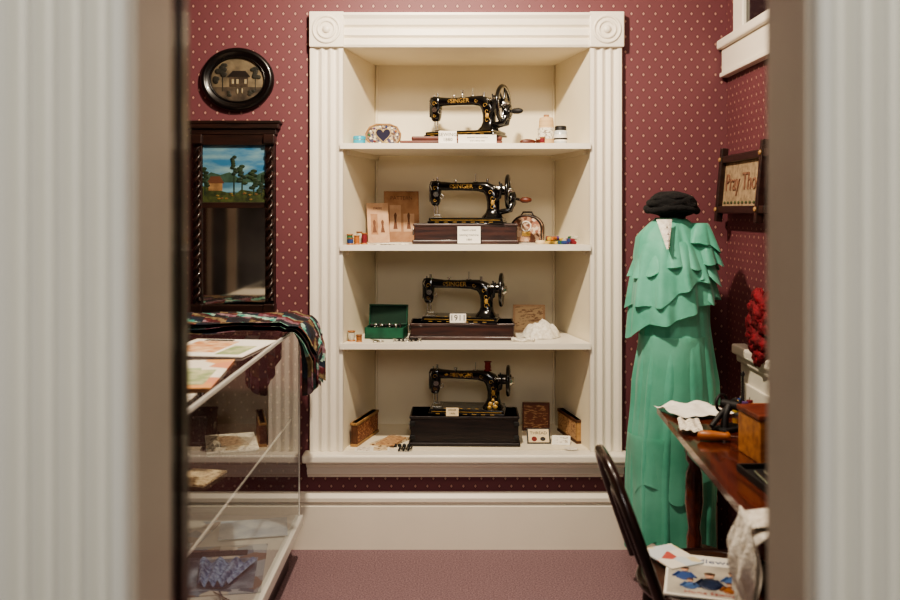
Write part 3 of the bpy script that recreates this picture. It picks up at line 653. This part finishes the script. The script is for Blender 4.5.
# sheer overskirt panels
tier(.98,.135,.125,.42,.174,.158,.012,8,.005,0,1.3,.07,0,.04,SHEER,1,.006)
tier(.60,.165,.143,.20,.168,.160,.012,8,-.008,0,.4,.02,0,.02,SHEER,1,.006)
# cape tiers: hem sweeps from low on the left up to the right shoulder
tier(1.28,.135,.112,1.055,.162,.150,.016,10,-.012,0,1.0,.075,.0,.012)
tier(1.34,.125,.10,1.145,.168,.150,.017,11,-.008,0,2.2,.065,0,.012)
tier(1.425,.06,.055,1.245,.160,.135,.016,11,-.006,0,3.6,.035,.01,.012,hemw=.004)
# sleeve ruffles cascading from the right shoulder
for z0,z1,r,s in ((1.41,1.325,.072,.2),(1.37,1.262,.082,1.7),(1.31,1.195,.082,2.9),(1.25,1.13,.07,4.1)):
    tier(z0,.03,.04,z1,r,r*1.1,.015,6,.096,-.03,s,-.018,0,.01,hemw=.006)
# lace V at the neck, facing the viewer
b.grid(lambda u,v:(-.055+.06*(u-.5)*(1-v*.85),-.090-.056*v-.006*cos((u-.5)*3),1.425-.11*v),12,12,LACE)
for k in range(4): b.ell((-.05,-.110-.013*k,1.395-.024*k),.004,.004,.004,CHROME,8,6)
# soft black velvet hat resting on the neck block
b.ell((-.004,0,1.480),.100,.092,.050,FUR,60,30,.12,22)
b.ell((-.010,-.01,1.502),.078,.074,.030,FUR,40,20,.15,24)
b.tube([(-.004+.096*cos(a),.088*sin(a),1.462+.005*sin(3*a)) for a in [2*pi*k/40 for k in range(40)]],[.013+.002*sin(k*1.9) for k in range(40)],FUR,8,True)
b.cyl((0,0,1.4),(0,0,1.46),.05,MBLACK)
b.cyl((0,0,.02),(0,0,.4),.014,MBLACK); b.lathe([(.13,0),(.13,.012),(.04,.022),(.015,.04)],(0,0,0),MBLACK); b.done()

# ---------------------------------------------------------------- right-hand wall things
b=B('embroidered_motto_frame',(1.155,3.46,1.565),rot=(0,.09,0))
L2,H2=.24,.105
for z in (-H2,H2): b.box(-.018,.01,-L2-.07,L2+.03,z-.015,z+.015,DARKW,.004)
for y in (-L2,L2): b.box(-.022,.006,y-.014,y+.014,-H2-.05,H2+.05,DARKW,.003)
b.box(.0,.006,-L2,L2,-H2,H2,M('linen','#a08a6e',.85,h2='#806c54',ns=40))
for sy in (-1,1):
    for sz in (-1,1): b.ell((-.024,sy*L2,sz*H2),.006,.01,.01,TIN)
Tm=Matrix.Translation((-.0015,-.01,.005))@Matrix.Rotation(-pi/2,4,'Z')@FRONT
FAD=M('faded_red_wool','#6a4436',.9,ns=60,h2='#84604a')
b.text('Pray Thou',.1,Tm,FAD,.002)
for k in range(10): b.ell((-.002,-.2+k*.044,-.075),.002,.014,.006,M('stitch_green','#4d5433',.8),8,5)
b.done()
b=B('red_flower_wreath',(1.165,3.21,1.035))
for k in range(46):
    a=random.random()*2*pi; R=.105*math.sqrt(random.random()); c=Vector((random.uniform(-.02,.0)-.03*(1-R/.12),R*cos(a),R*1.25*sin(a)))
    if k%12==0: b.ell(c,.012,.03,.02,LEAF,8,5); continue
    b.ell(c,.022,.032,.030,RED,18,12,.5,45)
b.torus((.015,0,0),.09,.015,LEAF,'x',sy=1.2); b.done()

# ---------------------------------------------------------------- table (right)
b=B('mahogany_table')
TX1,TY0,TY1,TZ=1.135,1.5,3.14,.76
top=[(.665,TY0),(TX1,TY0),(TX1,TY1),(.76,TY1),(.735,TY1-.03),(.71,2.6),(.69,2.2)]
b.extr(top,.022,MAHOG,'xy',TZ-.022); b.extr([(x+(.012 if x<1 else 0),y-(.012 if y>3 else 0)) for x,y in top],.012,MAHOG,'xy',TZ-.034)
b.box(.82,1.11,TY0+.05,TY1-.07,TZ-.15,TZ-.03,MAHOG,.004)
for k in range(3): b.box(.812,.825,1.62+k*.48,2.04+k*.48,TZ-.14,TZ-.045,MAHOG,.004); b.ell((.808,1.83+k*.48,TZ-.09),.012,.012,.012,GOLD)
for x in (.845,1.08):
    for y in (TY0+.09,TY1-.11):
        b.lathe([(.03,.66),(.03,.6),(.018,.58),(.028,.55),(.032,.45),(.02,.36),(.026,.33),(.022,.2),(.014,.06),(.02,.03),(.016,0)],(x,y,0),MAHOG,n=16)
b.cyl((.845,TY1-.11,.18),(1.08,TY1-.11,.18),.014,MAHOG)
b.done()
def rumple(name,loc,w,l,m,rz=0,amp=.012,seed=0):
    b=B(name,loc,rz); b.grid(lambda u,v:((u-.5)*w,(v-.5)*l,.012+amp*noise.noise(Vector((u*4,v*4,seed)))*1.4+.004),20,24,m,False); b.done()
rumple('paper_pattern_pieces',(.835,3.01,TZ),.2,.19,PAPER,.3,.012,1)
rumple('paper_pattern_pieces',(.765,2.79,TZ),.07,.16,PRINT,-.2,.008,5)
b=B('hand_fluting_tool',(.885,2.78,TZ),.6)
b.box(-.05,.05,-.03,.03,0,.014,MBLACK,.005); b.tube([(-.02,0,.01),(-.015,0,.05),(.0,0,.075),(.03,0,.08)],[.014,.011,.012,.014],MBLACK,10)
b.cyl((.01,-.035,.08),(.01,.03,.08),.014,MBLACK); b.tube([(.01,-.03,.08),(.015,-.05,.07),(.05,-.06,.05)],[.007,.006,.005],MBLACK,8); b.cyl((.05,-.06,.05),(.07,-.065,.035),.010,MBLACK); b.tube([(-.07,.01,.02),(-.03,.01,.05),(.03,0,.09),(.06,0,.07)],[.008,.009,.01,.006],MBLACK,8); b.torus((.01,.035,.08),.026,.005,MBLACK,'y'); b.done()
b=B('wooden_handled_awl',(.81,2.645,TZ),-.15); b.lathe([(.006,-.06),(.015,-.05),(.016,-.02),(.011,.02),(.014,.03),(.008,.036)],(0,0,.017),M('orange_wood','#b06c30',.4,h2='#8c4c20'),'x',16); b.cyl((.03,0,.017),(.08,0,.014),.004,CHROME,.001); b.done()
b=B('wooden_box',(.905,2.48,TZ),.08)
b.box(-.06,.06,-.075,.075,0,.12,LTW,.003); b.box(-.064,.064,-.079,.079,.12,.135,REDW,.003); b.box(-.01,.01,-.079,-.075,.06,.08,GOLD,.001); b.done()
b=B('wooden_lap_board',(1.045,2.74,TZ)); b.box(-.06,.07,-.09,.09,.0,.06,DARKW,.003); b.box(-.07,.09,-.11,.1,.06,.074,LTW,.003); b.done()
b=B('black_tin_tray',(.845,2.25,TZ),.05); b.box(-.07,.09,-.1,.1,0,.006,MBLACK,.002)
for a in ((-.072,-.066,-.1,.1),(.086,.092,-.1,.1),(-.07,.09,-.102,-.096),(-.07,.09,.096,.102)): b.box(*a,0,.02,MBLACK,.001)
for k in range(5): b.cyl((-.05+k*.025,-.06,.011),(-.04+k*.025,.05,.011),.005,CHROME,n=8)
b.done()
b=B('spindle_thread_stand',(1.0,2.99,TZ)); b.lathe([(.035,0),(.035,.008),(.012,.014),(.006,.03),(.01,.045),(.005,.06),(.004,.13),(.008,.14),(.002,.15)],(0,0,0),MBLACK)
for k in range(4): a=k*pi/2; b.cyl((.024*cos(a),.024*sin(a),.006),(.024*cos(a),.024*sin(a),.06),.002,CHROME); b.lathe([(.011,.01),(.011,.05)],(.024*cos(a),.024*sin(a),0),thr(k+2),n=10)
b.done()
b=B('white_cotton_bonnet')
def cl(u,v):
    y=1.82+.17*v+.015*noise.noise(Vector((u*4,v*3,2))); L=u*.42
    edge=.681+.03*(y-1.9)
    f=.014*sin(v*13+u*3)+.018*noise.noise(Vector((u*5,v*6,9)))
    if L<.13: return (edge+.115-L+.0,y,TZ+.010+abs(f)*.6)
    q=(L-.13)/.29; return (edge-.018-abs(f)*1.0-.012*sin(q*3),y+.03*sin(q*5)*(v-.3),TZ+.008-q*.27+.02*sin(v*9))
b.grid(cl,46,30,LACE); b.grid(lambda u,v:tuple(Vector(cl(u*.8,v*.8+.1))+Vector((-.008,0,.010))),40,26,LACE); b.done()

# ---------------------------------------------------------------- bentwood chair
b=B('bentwood_chair',(.72,2.38,0))
def hoop(w,zt,x0,lean,z0=.46,e=.75,n=28):
    pts=[]
    for k in range(n+1):
        t=pi*k/n; s=sin(t); h=math.copysign(abs(s)**e,s); cc=cos(t); z=z0+(zt-z0)*h
        y=w*math.copysign(abs(cc)**.8,cc)*(.9+.1*h)
        pts.append((x0-lean*h,y,z))
    return pts
b.tube(hoop(.185,.80,-.185,.12),.0145,BENT,12); b.tube(hoop(.11,.70,-.18,.09),.0095,BENT,10)
b.torus((0,0,.45),.195,.016,BENT); b.lathe([(.19,.445),(.19,.462),(.1,.458),(.01,.456)],(0,0,0),M('seat_plywood','#4a2a1c',.4,h2='#2c170f'))
for sx,sy in ((-1,-1),(-1,1),(1,-1),(1,1)):
    b.tube([(sx*.14,sy*.14,.45),(sx*.155,sy*.155,.25),(sx*.19,sy*.185,.0)],[.017,.015,.011],BENT,10)
b.torus((0,0,.24),.155,.009,BENT); b.done()
def mag(b,th,w,l):
    S=M('print_skin','#c79a80',.6); Hm=M('print_hair','#3a2418',.5,h2='#5c3a24',ns=60)
    b.box(-w*.47,w*.47,-l*.47,l*.25,th,th+.0006,M('magazine_cover','#9a938a',.35,h2='#c8c0b0',ns=9))
    b.text('Needlework',w*.17,Matrix.Translation((0,l*.36,th)),M('print_navy2','#2b4a7c',.5),.0006)
    b.text('Home Sewing',w*.1,Matrix.Translation((0,-l*.41,th+.0008)),M('print_red','#a23a34',.5),.0006)
    for x,y,c,s in ((-.065,.005,'print_blue',1),(.06,.0,'print_denim',1),(.0,-.03,'print_navy',1.3),(-.05,-.06,'print_denim',.8),(.05,-.065,'print_tan',.8)):
        mm=M(c,{'print_navy':'#1e2a48','print_denim':'#4a6a9c','print_tan':'#a0602c'}.get(c,'#34508c'),.5,ns=50,var=.25)
        b.ell((x,y-.02*s,th+.0008),.026*s,.03*s,.0008,mm,18,5); b.tube([(x-.015*s,y-.0,th+.001),(x-.03*s,y-.03*s,th+.001)],.004,mm,6); b.tube([(x+.015*s,y,th+.001),(x+.03*s,y-.03*s,th+.001)],.004,mm,6)
        b.ell((x,y+.02*s,th+.0018),.010*s,.012*s,.0008,S,14,5); b.ell((x,y+.029*s,th+.0024),.012*s,.008*s,.0008,Hm,14,5)
flatpaper('sewing_magazine',.70,2.36,.467,.23,.28,-.28,PAPER,.005,mag)
flatpaper('sewing_magazine',.63,2.49,.4725,.11,.15,.4,print_mat('cover_pale',['#e2dccf','#c9d0d4','#e2dccf','#b8534a','#d8c9a0'],None,22,'v'),.004)
flatpaper('floor_newspaper',1.0,2.75,0,.3,.4,.2,PRINT,.004)

# ---------------------------------------------------------------- lights
def area(name,loc,tgt,size,power,col):
    l=bpy.data.lights.new(name,'AREA'); l.size=size; l.energy=power; l.color=col
    o=bpy.data.objects.new(name,l); scene.collection.objects.link(o); o.location=loc
    o.rotation_euler=(Vector(tgt)-Vector(loc)).to_track_quat('-Z','Y').to_euler(); return o
area('ceiling_lamp_main',(-.1,2.55,2.74),(.12,3.75,.95),.08,62,(1,.86,.68))
area('ceiling_lamp_side',(.35,1.7,2.72),(.2,3.4,.2),.4,16,(1,.88,.73))
area('hall_lamp',(.1,-.9,2.4),(0,1.2,1.2),.9,28,(1,.95,.88))
w=bpy.data.worlds.new('World'); scene.world=w; w.use_nodes=True; w.node_tree.nodes['Background'].inputs[0].default_value=(.95,.94,.92,1); w.node_tree.nodes['Background'].inputs[1].default_value=.2

try:
    scene.view_settings.view_transform='AgX'; scene.view_settings.look='AgX - Medium High Contrast'
except Exception as ex: print('look',ex)

cam=bpy.data.cameras.new('Camera'); co=bpy.data.objects.new('Camera',cam); scene.collection.objects.link(co)
co.location=(0,0,1.46); co.rotation_euler=(pi/2,0,0); cam.lens=35; cam.sensor_width=36; cam.shift_y=-.1; cam.clip_start=.02
cam.dof.use_dof=True; cam.dof.focus_distance=3.8; cam.dof.aperture_fstop=2.4
scene.camera=co
